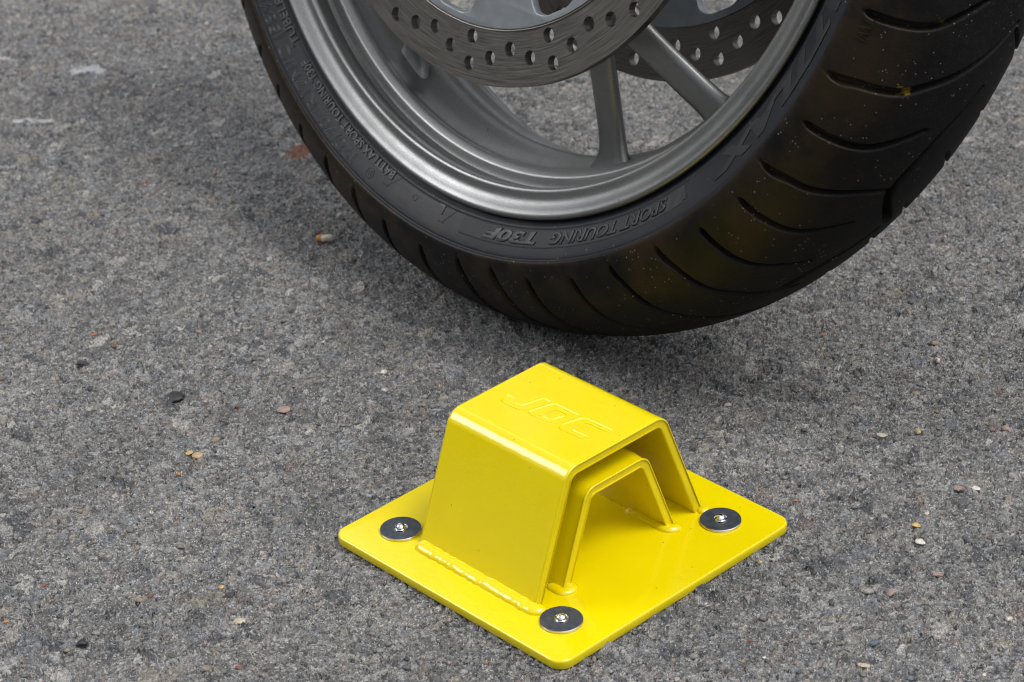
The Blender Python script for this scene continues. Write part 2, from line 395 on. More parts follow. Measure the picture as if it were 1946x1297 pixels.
# ------------------------------------------------------------------ ground anchor
PL = 0.1590; PT = 0.0052
E1 = Vector((math.cos(0.7393156), math.sin(0.7393156), 0)); E2 = Vector((-E1.y, E1.x, 0))
anchor = empty('ground_anchor', Vector((0.0143017, 0.9683083, 0.0)) + (E1 + E2) * (PL / 2))
anchor.rotation_euler = (0, 0, 0.7393156)
tag(anchor, 'yellow steel ground anchor with a double hoop welded on a square bolted plate', 'ground anchor')
# local frame: x along E1, y along E2, origin at the plate's middle on the ground
def plate():
    bm = bmesh.new(); R = 0.0078; hw = PL / 2; vs = []
    for k in range(4):
        cx, cy = ((hw - R, hw - R), (-hw + R, hw - R), (-hw + R, -hw + R), (hw - R, -hw + R))[k]
        for j in range(13):
            t = math.radians(90 * k + 90 * j / 12); vs.append((cx + R * math.cos(t), cy + R * math.sin(t)))
    def ring(inset, z):
        r = []
        for i, (x, y) in enumerate(vs):
            nx, ny = math.cos(math.radians(90 * (i // 13) + 90 * (i % 13) / 12)), math.sin(math.radians(90 * (i // 13) + 90 * (i % 13) / 12))
            r.append(bm.verts.new((x - nx * inset, y - ny * inset, z)))
        return r
    B_ = 0.0013
    rings = [ring(0.0009, 0.0001), ring(0.0003, 0.0004), ring(0, 0.0011)]
    for j in range(7):
        t = math.radians(90 * j / 6); rings.append(ring(B_ * (1 - math.cos(t)), PT - B_ + B_ * math.sin(t)))
    for a, c in zip(rings, rings[1:]):
        for i in range(len(a)): bm.faces.new((a[i], a[(i + 1) % len(a)], c[(i + 1) % len(a)], c[i]))
    bm.faces.new(rings[-1]); bm.faces.new(rings[0][::-1])
    return bm
from_bm('base_plate', plate(), MY, anchor, True, 25)

HY0, HY1 = -0.0400, 0.0400       # hoop extent along y
def hoop_profile(xb, xt, zt, R, T, n=14):
    """outer and inner outline of a bent strip, from left foot to right foot, in (x, z)"""
    zb = PT - 0.0006
    tl = Vector((-xt, zt)); bl = Vector((-xb, zb))
    d = (tl - bl).normalized(); ang = math.atan2(d.y, d.x)          # leg direction, upwards
    nl = Vector((-d.y, d.x))                                         # outward (left) normal
    turn = ang                                                       # turning angle to horizontal
    off = R * math.tan(turn / 2)
    c = Vector((tl.x + off, zt - R))
    out = [bl]; inn = [bl - nl * T]
    # inner foot down to the plate
    inn[0] = inn[0] - d * ((inn[0].y - zb) / d.y)
    for j in range(n + 1):
        t = math.atan2(nl.y, nl.x) + (math.pi / 2 - math.atan2(nl.y, nl.x)) * j / n
        u = Vector((math.cos(t), math.sin(t))); out.append(c + u * R); inn.append(c + u * max(R - T, 0.0008))
    mo = [Vector((-q.x, q.y)) for q in reversed(out)]; mi = [Vector((-q.x, q.y)) for q in reversed(inn)]
    return out + mo, inn + mi
def hoop(name, xb, xt, zt, R, T, y0, y1, press=False):
    o, i = hoop_profile(xb, xt, zt, R, T)
    if press:                                   # a fine net over the flat top, to carry the pressed letters
        h = len(o) // 2; k = 150
        ins = lambda l: l[:h] + [l[h - 1] + (l[h] - l[h - 1]) * (q / k) for q in range(1, k)] + l[h:]
        o, i = ins(o), ins(i)
    bm = bmesh.new(); n = len(o); e = 0.0007
    # closed loop of the strip's section, swept along y with softened edges at both ends
    loop = o + i[::-1]
    cen = [(a + b_) / 2 for a, b_ in zip(o, i)]; cen = cen + cen[::-1]
    def ring(y, k):
        r = []
        for p, c in zip(loop, cen):
            q = p + (c - p).normalized() * k; r.append(bm.verts.new((q.x, y, q.y)))
        return r
    rings = []
    for j in range(5):
        t = math.radians(90 * j / 4); rings.append(ring(y0 + e * (1 - math.sin(t)), e * (1 - math.cos(t))))
    ny = 230 if press else 12
    for j in range(1, ny): rings.append(ring(y0 + e + (y1 - y0 - 2 * e) * j / ny, 0))
    for j in range(5):
        t = math.radians(90 * (4 - j) / 4); rings.append(ring(y1 - e * (1 - math.sin(t)), e * (1 - math.cos(t))))
    # reorder: first block was inside->edge; make j=0 the smallest
    first = rings[:5]
    L_ = len(loop)
    if press:
        vs = [v for r in rings for v in r if v.co.z > zt - 0.0002]
        X = np.array([-v.co.y for v in vs]) * 1000; Y = np.array([v.co.x for v in vs]) * 1000
        for v, d in zip(vs, press_depth(X, Y)): v.co.z -= d
    for a, c in zip(rings, rings[1:]):
        for q in range(L_): bm.faces.new((a[q], a[(q + 1) % L_], c[(q + 1) % L_], c[q]))
    for r in (rings[0], rings[-1]):
        for q in range(n - 1): bm.faces.new((r[q], r[q + 1], r[L_ - 2 - q], r[L_ - 1 - q]))
    return from_bm(name, bm, MY, anchor, True, 50)
# lettering pressed into the hoop's top: outlines in millimetres, x to the reader's right, y up
JDC = [
    [[(-29.2, -5.0), (-28.3, -3.6), (-24.2, -4.3), (-23.6, -5.6), (-21.4, -6.9), (-17.6, -6.5), (-16.6, -4.6), (-14.6, 4.2), (-13.6, 5.3), (-9.4, 5.2), (-9.0, 4.3), (-10.4, -1.0),
      (-11.2, -6.0), (-13.0, -8.9), (-16.5, -10.2), (-21.5, -10.8), (-26.6, -10.6), (-28.4, -9.2)]],
    [[(-10.8, -9.1), (-9.2, -1.8), (-7.4, 4.4), (-6.3, 5.4), (8.4, 5.7), (10.2, 4.7), (9.9, 2.5), (8.5, -4.2), (6.8, -7.2), (2.8, -8.9), (-6.0, -9.7)],
     [(-4.0, -6.4), (1.0, -6.5), (3.1, -4.9), (4.6, 0.8), (3.9, 1.9), (-1.6, 1.7), (-2.6, 0.5)]],
    [[(10.4, -8.7), (11.4, -9.5), (25.4, -8.8), (26.8, -7.2), (25.8, -5.5), (16.4, -6.0), (15.4, -4.6), (16.4, 1.6), (17.6, 2.9), (29.8, 3.4), (31.4, 4.9), (30.4, 6.4), (14.4, 6.0), (12.2, 4.6), (11.2, 1.0), (9.6, -6.0)]],
]
def curve_mesh(splines, extrude, bevel=0.0, res=2):
    cu = bpy.data.curves.new('outline', 'CURVE'); cu.dimensions = '2D'; cu.fill_mode = 'BOTH'; cu.extrude = extrude
    cu.bevel_depth = bevel; cu.bevel_resolution = res
    for pts in splines:
        sp = cu.splines.new('POLY'); sp.points.add(len(pts) - 1); sp.use_cyclic_u = True
        for p, q in zip(sp.points, pts): p.co = (q[0], q[1], 0, 1)
    o = bpy.data.objects.new('outline', cu); C.objects.link(o)
    dg = bpy.context.evaluated_depsgraph_get(); me = bpy.data.meshes.new_from_object(o.evaluated_get(dg))
    bpy.data.objects.remove(o); bpy.data.curves.remove(cu)
    return me
def get_co(me):
    a = np.empty(len(me.vertices) * 3, np.float32); me.vertices.foreach_get('co', a); return a.reshape(-1, 3).astype(float)
def set_co(me, a): me.vertices.foreach_set('co', a.astype(np.float32).reshape(-1)); me.update()
def fixn(me, sharp=35):
    bm = bmesh.new(); bm.from_mesh(me); bmesh.ops.remove_doubles(bm, verts=bm.verts, dist=1e-6); bmesh.ops.recalc_face_normals(bm, faces=bm.faces)
    for e in bm.edges:
        if len(e.link_faces) == 2 and e.calc_face_angle(0) > math.radians(sharp): e.smooth = False
    bm.to_mesh(me); bm.free()
def round_pts(pts, r):
    out = []; n = len(pts)
    for i in range(n):
        a, p, c = Vector(pts[i - 1]), Vector(pts[i]), Vector(pts[(i + 1) % n])
        k = min(r, (a - p).length * 0.45, (c - p).length * 0.45)
        A = p + (a - p).normalized() * k; D = p + (c - p).normalized() * k
        for j in range(5):
            t = j / 4; q = A * (1 - t) ** 2 + p * 2 * t * (1 - t) + D * t ** 2; out.append((q.x, q.y))
    return out
def press_depth(X, Y):
    """depth in metres of the pressed letters at reader coordinates in millimetres"""
    out = np.zeros(X.shape)
    for letter in JDC:
        ins = np.zeros(X.shape, bool); dm = np.full(X.shape, 1e9)
        for ring in letter:
            q = round_pts(ring, 1.4)
            for (ax, ay), (bx, by) in zip(q, q[1:] + q[:1]):
                L2 = (bx - ax) ** 2 + (by - ay) ** 2
                if L2 < 1e-9: continue
                t = np.clip(((X - ax) * (bx - ax) + (Y - ay) * (by - ay)) / L2, 0, 1)
                dm = np.minimum(dm, np.hypot(X - ax - t * (bx - ax), Y - ay - t * (by - ay)))
                cr = (ay > Y) != (by > Y)
                ins ^= cr & (X < ax + (Y - ay) * (bx - ax) / (by - ay if by != ay else 1e-9))
        sd = np.where(ins, dm, -dm); g = np.clip((sd + 0.40) / 0.85, 0, 1)
        out = np.maximum(out, g * g * (3 - 2 * g))
    return out * 0.00062
outer = hoop('outer_hoop', 0.0577, 0.0325, 0.0702, 0.0095, 0.0050, HY0, HY1, True)
inner = hoop('inner_hoop', 0.0385, 0.0203, 0.0533, 0.0085, 0.0050, HY0 + 0.0004, HY1 - 0.0004)

def bead(name, pts, rad, seed, parent=anchor, lump=0.07, n_per=900, top=None):
    """weld bead: an uneven half round run along a polyline lying on the plate"""
    rng = random.Random(seed); P = [Vector(p) for p in pts]
    seg = [(b_ - a).length for a, b_ in zip(P, P[1:])]; tot = sum(seg); n = max(14, int(tot * n_per)); m = 20
    cp = []
    for i in range(n + 1):
        s = tot * i / n; k = 0
        while k < len(seg) - 1 and s > seg[k]: s -= seg[k]; k += 1
        cp.append(P[k] + (P[k + 1] - P[k]) * (s / seg[k]))
    ph = [rng.uniform(0, 6.28) for _ in range(6)]
    bm = bmesh.new(); rings = []
    for i, c in enumerate(cp):
        t = (cp[min(i + 1, n)] - cp[max(i - 1, 0)]).normalized(); side = Vector((t.y, -t.x, 0)).normalized() if abs(t.z) < 0.99 else Vector((1, 0, 0)); up = side.cross(t)
        s = tot * i / n * 1000
        capf = math.sqrt(max(0.02, 1 - max(0, 1 - min(i, n - i) / max(2.0, rad * 0.9 * n_per)) ** 2))
        r = rad * capf * (1 + lump * (1.6 * mnoise.noise((s * 0.33, seed * 7.1, 0)) + 0.8 * mnoise.noise((s * 1.1, seed * 3.3, 5))))
        ring = []
        for j in range(m):
            t2 = 2 * math.pi * j / m
            rr = r * (1 + 0.16 * mnoise.noise((s * 0.55 + math.cos(t2) * 1.3, math.sin(t2) * 1.6, seed)) + 0.07 * mnoise.noise((s * 2.2, t2 * 2.0, seed + 9)))
            ring.append(bm.verts.new(c + side * (rr * math.cos(t2)) + up * (rr * 0.72 * math.sin(t2))))
        rings.append(ring)
    for a, c in zip(rings, rings[1:]):
        for j in range(m): bm.faces.new((a[j], a[(j + 1) % m], c[(j + 1) % m], c[j]))
    bm.faces.new(rings[0]); bm.faces.new(rings[-1][::-1])
    for _ in range(2): bmesh.ops.smooth_vert(bm, verts=bm.verts, factor=0.5, use_axis_x=True, use_axis_y=True, use_axis_z=True)
    return from_bm(name, bm, MY, parent)
zp = PT
bead('weld_bead', [(-0.0575, 0.0405, zp), (-0.0578, -0.0395, zp), (-0.0572, -0.0418, zp), (-0.0528, -0.0414, zp)], 0.0046, 1, lump=0.10)
bead('weld_bead', [(0.0575, 0.0395, zp), (0.0578, -0.0385, zp), (0.0572, -0.0418, zp), (0.0530, -0.0412, zp)], 0.0034, 2)
bead('weld_bead', [(-0.0390, -0.030, zp), (-0.0392, -0.0405, zp), (-0.0335, -0.0418, zp), (-0.0325, -0.036, zp)], 0.0030, 3)
bead('weld_bead', [(0.0325, -0.012, zp), (0.0325, -0.0385, zp), (0.0345, -0.0420, zp), (0.0395, -0.0412, zp)], 0.0034, 4)
MRU = m_plain('rusty_gap', (0.05, 0.022, 0.008), 0.8, 0.0, 0.5, 600.0, 0.0)

def gap(x, y0, y1, seed):
    r = random.Random(seed); bm = bmesh.new(); y = y0
    while y < y1:
        l = r.uniform(0.0006, 0.0035); k = r.uniform(0.00025, 0.00045)
        g = bmesh.ops.create_icosphere(bm, subdivisions=1, radius=1.0)
        for v in g['verts']: v.co = Vector((x + v.co.x * k, y + l / 2 + v.co.y * l / 2, PT + 0.0002 + v.co.z * k))
        y += l + r.uniform(0.0008, 0.005)
    return from_bm('rusty_seam', bm, MRU, anchor)
gap(0.0331, -0.010, 0.034, 5); gap(0.0524, -0.022, 0.034, 6)

def lathe(prof, n=64, close=False):
    bm = bmesh.new(); rings = []
    for r, z in prof: rings.append([bm.verts.new((r * math.cos(2 * math.pi * k / n), r * math.sin(2 * math.pi * k / n), z)) for k in range(n)])
    for a, c in zip(rings, rings[1:]):
        for k in range(n): bm.faces.new((a[k], a[(k + 1) % n], c[(k + 1) % n], c[k]))
    if close: bm.faces.new(rings[0]); bm.faces.new(rings[-1])
    return bm
def washer(x, y, rot):
    zz = PT + 0.0001
    # a thin washer under a ball-filled bolt head
    ws = from_bm('washer', lathe([(0.0030, zz), (0.0101, zz), (0.01025, zz + 0.0003), (0.01025, zz + 0.0010), (0.0100, zz + 0.00135), (0.0036, zz + 0.00138), (0.0030, zz + 0.0008)]), [MW, ME], anchor, True, 30)
    for p in ws.data.polygons:
        c = p.center
        if math.hypot(c.x, c.y) > 0.0100: p.material_index = 1
    ws.location = (x, y, 0); ws.rotation_euler = (0, 0, rot)
    pr = [(0.0001, 0.0043)] + [(0.0027 * math.sin(math.radians(t)), 0.0016 + 0.0027 * math.cos(math.radians(t))) for t in range(8, 92, 7)] + [(0.0029, 0.0018), (0.0031, 0.00215), (0.0034, 0.0022), (0.0036, 0.0016)]
    bl = from_bm('security_ball', lathe([(r, zz + z - 0.00030) for r, z in pr], 40), MCH, ws, True, 80)
    return ws
for k, (x, y) in enumerate(((-0.0552, 0.0558), (-0.0554, -0.0556), (0.0552, -0.0538), (0.0552, 0.0556))): washer(x, y, k * 1.3)

# ------------------------------------------------------------------ wheel
WC = Vector((0.05952199, 1.37077953, 0.28850485))
WA = Vector((-0.74147028, -0.60717652, 0.28558449))      # axle, towards the near side
WF = Vector((0.63356214, -0.77369181, 0.0)); WU = Vector((0.22095438, 0.18093552, 0.95835353))
wheel = empty('motorcycle_wheel')
Mw = Matrix.Identity(4)
for i in range(3): Mw[i][0] = WF[i]; Mw[i][1] = -WA[i]; Mw[i][2] = WU[i]; Mw[i][3] = WC[i]
wheel.matrix_world = Mw
tag(wheel, 'grey spoked motorcycle front wheel with black tyre and two drilled brake discs', 'motorcycle wheel')
def rev(prof, phis):
    """prof: (n,2) of (r, s); phis in degrees from straight down towards the wheel's front -> (nphi, n, 3)"""
    ph = np.radians(phis)[:, None]; r = prof[None, :, 0]; s = prof[None, :, 1]
    return np.stack([r * np.sin(ph), np.broadcast_to(-s, (len(phis), prof.shape[0])), -r * np.cos(ph)], -1)

# --- tyre with its tread cut as real grooves
RT, KT, HW = 0.2994, 0.0549, 0.0605
crown = lambda s: RT - KT * (1 - np.sqrt(np.clip(1 - (s / HW) ** 2, 0, 1)))
SH = 0.0574
side = [(0.2588, 0.0582), (0.2570, 0.0583), (0.2558, 0.0579), (0.25525, 0.0572), (0.2549, 0.0566), (0.2545, 0.0567), (0.2535, 0.0565), (0.2510, 0.0557), (0.2480, 0.0546), (0.2450, 0.0534),
        (0.2420, 0.0521), (0.2400, 0.0512), (0.2392, 0.0506), (0.2388, 0.0507), (0.2380, 0.0503), (0.2374, 0.0499), (0.2368, 0.0490), (0.2340, 0.0470), (0.2280, 0.0455)]
dense_s = np.concatenate([np.arange(-SH, -0.028, 0.0012), np.arange(-0.028, SH, 0.00048), [SH]])
prof = np.array([(r, -s) for r, s in side[::-1]] + [(crown(s), s) for s in dense_s] + side)
phis = np.concatenate([np.arange(-40.0, 92.0, 0.10), np.arange(92.0, 176.0, 0.17), np.arange(176.0, 250.0, 0.6), np.arange(250.0, 320.0, 0.17)])
Pp, Ss = np.meshgrid(phis, prof[:, 1], indexing='ij')
depth = np.zeros_like(Pp)
def groove(pts, w0, w1, dep, mirror=False, period=None, t0=0.0):
    """pts: (phi, s mm) centre line; half widths w0..w1 in mm along it"""
    global depth
    pts = np.array(pts, float); sc = 0.290 * math.pi / 180 * 1000      # mm per degree
    sel = (prof[None, :, 0] > 0.2565) & (np.abs(Ss) < 0.0578) & (Pp > pts[:, 0].min() - 2.5) & (Pp < pts[:, 0].max() + 2.5)
    if not sel.any(): return
    X = Pp[sel] * sc; Y = Ss[sel] * 1000
    dmin = np.full(X.shape, 1e9); tt = np.zeros_like(X)
    cum = np.concatenate([[0], np.cumsum(np.hypot(np.diff(pts[:, 0] * sc), np.diff(pts[:, 1])))])
    for k in range(len(pts) - 1):
        ax, ay = pts[k, 0] * sc, pts[k, 1]; bx, by = pts[k + 1, 0] * sc, pts[k + 1, 1]
        L2 = (bx - ax) ** 2 + (by - ay) ** 2; t = np.clip(((X - ax) * (bx - ax) + (Y - ay) * (by - ay)) / L2, 0, 1)
        d = np.hypot(X - ax - t * (bx - ax), Y - ay - t * (by - ay)); q = d < dmin
        dmin[q] = d[q]; tt[q] = (cum[k] + t[q] * (cum[k + 1] - cum[k])) / cum[-1]
    hw = w0 + (w1 - w0) * tt
    g = np.clip((hw + 0.35 - dmin) / (0.45 + 0.45 * hw), 0, 1); g = g * g * (3 - 2 * g)
    dd = depth[sel]; np.maximum(dd, g * dep, out=dd); depth[sel] = dd
def smooth_line(pts, n=6):
    pts = np.array(pts, float); out = []
    for i in range(len(pts) - 1):
        p0, p1, p2, p3 = pts[max(i - 1, 0)], pts[i], pts[i + 1], pts[min(i + 2, len(pts) - 1)]
        for j in range(n):
            t = j / n; out.append(0.5 * (2 * p1 + (p2 - p0) * t + (2 * p0 - 5 * p1 + 4 * p2 - p3) * t * t + (3 * p1 - p0 - 3 * p2 + p3) * t ** 3))
    out.append(pts[-1]); return np.array(out)
short = [(0.0, 53.8), (0.15, 48.5), (0.5, 41), (1.2, 33.5), (2.7, 24.5), (4.4, 14.5)]
longg = [(0.0, 55.0), (0.6, 50.2), (1.0, 43.0), (1.6, 34.9), (2.9, 25.8), (4.4, 14.5), (6.5, 2.0), (8.4, -7.0), (9.8, -13.0)]
tee = [(0.0, 55.4), (0.6, 50.6), (1.0, 43.6), (2.0, 34.1), (3.1, 23.9), (3.9, 12.2), (3.9, 9.0)]
slot = [(16.2, -7.9), (13.5, -3.0), (11.0, 2.6), (8.0, 6.4), (5.0, 8.6), (3.2, 7.6), (1.4, 0.5), (-0.6, -9.7)]
# measured starts of the near side grooves, repeating about every 20 degrees
starts = [(77.0, 'a'), (69.4, 'l'), (63.4, 'a'), (56.4, 't'), (51.2, 'a'), (44.7, 'a'), (37.9, 't2'), (30.3, 'l'), (23.7, 'a'), (16.4, 'a'), (10.6, 't2'), (4.6, 'l'), (-2.4, 'a'), (-9.6, 'a'), (-16.0, 't2'), (-22.5, 'l'), (-29.0, 'a'), (-35.5, 'a'), (83.5, 'a')]
starts += [(83.5 + 6.6 * i, 'aalaat2'.replace('t2', 'l')[i % 6] if i % 6 != 5 else 't2') for i in range(1, 14)] + [(318.5 - 6.6 * i, 'aalaaa'[i % 6] if i % 6 != 5 else 't2') for i in range(0, 10)]
for ph, k in starts:
    src = {'a': short, 'l': longg, 't': tee, 't2': [q for q in longg if q[1] > 1]}[k]
    groove([(ph + a, s) for a, s in smooth_line(src)], 2.35, 1.25, 0.0046)
    if k == 't': groove([(ph + a, s) for a, s in smooth_line(slot)], 1.3, 2.9, 0.0055)
    if k == 't2': groove([(ph + 0.6 + a, s) for a, s in smooth_line(slot[:5])], 0.9, 2.3, 0.0055)
    # the other side, mirrored and shifted
    groove([(ph - 3.0 + a, -s) for a, s in smooth_line(short if k != 'l' else [q for q in longg if q[1] > 16])], 2.3, 1.2, 0.0046)
prof_n = np.gradient(prof, axis=0); nr, ns = prof_n[:, 1].copy(), -prof_n[:, 0].copy()
ln = np.hypot(nr, ns) + 1e-12; nr /= ln; ns /= ln                   # outward normal in (r, s)
Mc = np.array([list(r)[:3] for r in Mw])[:3]
ph = np.radians(Pp); Rr = prof[None, :, 0] - depth * nr[None]; S2 = prof[None, :, 1] - depth * ns[None]
TV = np.stack([Rr * np.sin(ph), -S2, -Rr * np.cos(ph)], -1)
Wz = TV @ Mc[2] + WC.z                                             # height over the road: the loaded tyre flattens where it stands
TV += np.maximum(0.0010 - Wz, 0)[..., None] * Mc[2]
tyre = link('tyre', grid_mesh('tyre', TV, wrap_u=True), [MT, MS], wheel)
bm = bmesh.new(); bm.from_mesh(tyre.data)
fs = np.empty(len(tyre.data.polygons) * 3, np.float32); tyre.data.polygons.foreach_get('center', fs); fs = fs.reshape(-1, 3)
rr = np.hypot(fs[:, 0], fs[:, 2])
bm.free()
tyre.data.polygons.foreach_set('material_index', (rr < 0.2551).astype(np.int32))
nrm = np.empty(len(tyre.data.polygons) * 3, np.float32); tyre.data.polygons.foreach_get('normal', nrm); nrm = nrm.reshape(-1, 3)
if float(np.mean(np.sum(nrm[:, [0, 2]] * fs[:, [0, 2]], 1))) < 0: tyre.data.flip_normals()

# --- sidewall lettering, bent round the near sidewall
sw_r = np.array([q[0] for q in side[::-1]]); sw_s = np.array([q[1] for q in side[::-1]])
sw_s_at = lambda r: np.interp(r, sw_r, sw_s)
def bend(me, phi0, r0, lift):
    """x runs clockwise (towards smaller phi), y outwards; z is height above the rubber"""
    a = get_co(me); r = r0 + a[:, 1]; p = np.radians(phi0) - a[:, 0] / (r0 + 0.003)
    s = sw_s_at(r) + a[:, 2] + lift
    set_co(me, np.stack([r * np.sin(p), -s, -r * np.cos(p)], -1)); fixn(me, 40)
def text_mesh(txt, size, shear=0.0, offset=0.0, extrude=0.0002, bevel=0.00012, stretch=1.0, length=None):
    cu = bpy.data.curves.new('text', 'FONT'); cu.body = txt; cu.size = size; cu.shear = shear; cu.offset = offset
    cu.extrude = extrude; cu.bevel_depth = bevel; cu.bevel_resolution = 1; cu.resolution_u = 5
    o = bpy.data.objects.new('text', cu); C.objects.link(o)
    dg = bpy.context.evaluated_depsgraph_get(); me = bpy.data.meshes.new_from_object(o.evaluated_get(dg))
    bpy.data.objects.remove(o); bpy.data.curves.remove(cu)
    a = get_co(me)
    if length: a[:, 0] *= length / max(1e-6, a[:, 0].max())
    set_co(me, a); return me
MSL = m_plain('raised_rubber', (0.0115, 0.0128, 0.0158), 0.45, 0.0, 0.15, 60.0, 0.1)
def sidewall_text(txt, phi_a, phi_b, r0, height, shear=0.0, offset=0.0, ex=0.0003, be=0.00015, m=MSL):
    length = math.radians(phi_a - phi_b) * (r0 + 0.003)
    me = text_mesh(txt, height / 0.72, shear, offset, ex, be, length=length)
    bend(me, phi_a, r0, 0.0001)
    return link('sidewall_lettering', me, m, tyre)
sidewall_text('BATTLAX SPORT TOURING T30F', -11.0, -35.2, 0.2388, 0.0048, 0, 0.00008)
sidewall_text('TUBELESS', -38.0, -47.6, 0.2385, 0.0048, 0, 0.00008)
sidewall_text('L', -0.2, -1.3, 0.2392, 0.0050, 0, 0.00008)
# large size marking: outline letters
def outline_text(txt, phi_a, phi_b, r0, height):
    length = math.radians(phi_a - phi_b) * (r0 + 0.003)
    cu = bpy.data.curves.new('text', 'FONT'); cu.body = txt; cu.size = height / 0.72; cu.fill_mode = 'NONE'; cu.bevel_depth = 0.00030; cu.bevel_resolution = 1; cu.resolution_u = 6
    o = bpy.data.objects.new('text', cu); C.objects.link(o)
    dg = bpy.context.evaluated_depsgraph_get(); me = bpy.data.meshes.new_from_object(o.evaluated_get(dg))
    bpy.data.objects.remove(o); bpy.data.curves.remove(cu)
    a = get_co(me); a[:, 0] *= length / a[:, 0].max(); set_co(me, a); bend(me, phi_a, r0, 0.00005)
    return link('sidewall_lettering', me, MSL, tyre)
outline_text('120/70ZR17M/C (58W)', -17.8, -48.5, 0.2463, 0.0066)
# hatched panel with the model line
def hatch(phi_a, phi_b, r0, r1, pitch, amp, name, m, poly=None):
    n = int(math.radians(phi_b - phi_a) * 0.244 / (pitch / 4)); ph_ = np.linspace(phi_a, phi_b, n); rs = np.linspace(r0, r1, 14)
    Pm, Rm = np.meshgrid(ph_, rs, indexing='ij')
    lift = 0.00012 + amp * (0.5 + 0.5 * np.sin(np.arange(n) * math.pi / 2))[:, None] * np.ones_like(Rm)
    e = np.minimum(np.minimum(Pm - phi_a, phi_b - Pm) * 4, np.minimum(Rm - r0, r1 - Rm) * 4000); lift = np.where(e <= 0, -0.0003, lift)
    s_ = sw_s_at(Rm) + lift; q = np.radians(Pm)
    return link(name, grid_mesh(name, np.stack([Rm * np.sin(q), -s_, -Rm * np.cos(q)], -1)), m, tyre)
MHP = m_plain('ribbed_rubber', (0.0080, 0.0085, 0.0105), 0.60, 0.0, 0.15, 60.0, 0.0)
hatch(3.6, 44.0, 0.2392, 0.2494, 0.00085, 0.00010, 'hatched_panel', MHP)
sidewall_text('SPORT TOURING', 41.0, 20.0, 0.2408, 0.0060, 0.3, 0.0001, 0.0006)
sidewall_text('T30F', 18.2, 8.0, 0.2408, 0.0060, 0.3, 0.0003, 0.0006)
sidewall_text('BATTLAX', 84.0, 49.2, 0.2408, 0.0088, 0.3, 0.0007, 0.0002, 0.0001, MHP)
def sw_point(phi, r, lift): 
    p = math.radians(phi); s = float(sw_s_at(r)) + lift; return Vector((r * math.sin(p), -s, -r * math.cos(p)))
def tube(name, pts, rad, m, parent, n=8):
    bm = bmesh.new(); rings = []
    for i, c in enumerate(pts):
        t = (pts[min(i + 1, len(pts) - 1)] - pts[max(i - 1, 0)]).normalized(); u = t.orthogonal().normalized(); v = t.cross(u)
        rings.append([bm.verts.new(c + u * rad * math.cos(2 * math.pi * k / n) + v * rad * math.sin(2 * math.pi * k / n)) for k in range(n)])
    for a, c in zip(rings, rings[1:]):
        for k in range(n): bm.faces.new((a[k], a[(k + 1) % n], c[(k + 1) % n], c[k]))
    bm.faces.new(rings[0]); bm.faces.new(rings[-1])
    return from_bm(name, bm, m, parent)
for a in (-9.4, 2.2, 46.0):
    tube('mould_line', [sw_point(a - (r - 0.2375) * 190, r, 0.00005) for r in np.linspace(0.2376, 0.2475, 8)], 0.00022, MSL, tyre)
    tube('mould_mark', [sw_point(a - 1.7 + d, 0.2474 + abs(d) * 0.0001, 0.0001) for d in np.linspace(-0.9, 0.2, 5)], 0.00035, MK, tyre)
for a, r, q in ((-14.8, 0.2484, 0.0029), (-14.8, 0.2484, 0.0013), (-5.9, 0.2436, 0.0016)):
    tube('mould_ring', [sw_point(a + math.degrees(q / r) * math.cos(t), r + q * math.sin(t), 0.00005) for t in np.linspace(0, 2 * math.pi, 33)], 0.00020, MSL, tyre, 6)
# wear mark letters on the shoulder of the tread
me = text_mesh('TWI', 0.0062, 0, 0.0, 0.0002, 0.0001)
a = get_co(me); sv = 0.0557 - a[:, 1] * 0.62; rv = crown(sv); 
pv = np.radians(76.6) - a[:, 0] / 0.27
off = a[:, 2] + 0.0002; slope = np.arctan2(KT * (sv / HW ** 2) / np.sqrt(np.clip(1 - (sv / HW) ** 2, 0.02, 1)), 1)
rv = rv + off * np.cos(slope); sv = sv + off * np.sin(slope)
set_co(me, np.stack([rv * np.sin(pv), -sv, -rv * np.cos(pv)], -1)); fixn(me); link('tread_lettering', me, MT, tyre)

# --- rim
half = [(229.6, 46.6), (231.6, 47.6), (233.4, 48.4), (234.3, 49.3), (234.3, 50.4), (233.5, 51.3), (232.2, 51.6), (230.7, 51.0), (228.9, 49.6), (227.2, 48.2), (225.4, 47.2), (223.6, 46.7), (221.6, 46.8), (220.2, 47.0), (219.0, 46.8),
        (218.1, 46.0), (217.7, 44.6), (217.9, 43.0), (218.7, 41.0), (219.8, 38.0), (220.4, 35.4), (220.4, 34.0), (219.9, 33.0), (219.0, 32.6), (216.4, 32.4), (213.8, 32.35), (212.9, 32.2), (212.3, 31.8), (210.2, 29.6), (209.2, 28.5), (208.9, 27.6), (209.2, 26.4),
        (210.6, 23.5), (210.9, 20.0), (210.2, 16.0), (208.6, 12.0), (206.4, 8.0), (204.2, 4.6), (203.2, 2.6), (202.8, 0.0)]
back = [(206.6, 0.0), (210.5, 9.0), (214.5, 17.0), (215.0, 26.0), (221.0, 36.0), (224.5, 42.0), (228.0, 45.2)]
loop = [(r, s) for r, s in half] + [(r, -s) for r, s in half[-2::-1]] + [(r, -s) for r, s in back[::-1]] + [(r, s) for r, s in back[1:]]
rp = np.array(loop) / 1000
rim = link('rim', grid_mesh('rim', rev(rp, np.arange(0, 360, 0.75)), wrap_u=True, wrap_v=True), MR, wheel)
bm = bmesh.new(); bm.from_mesh(rim.data); bmesh.ops.recalc_face_normals(bm, faces=bm.faces); bm.to_mesh(rim.data); bm.free()

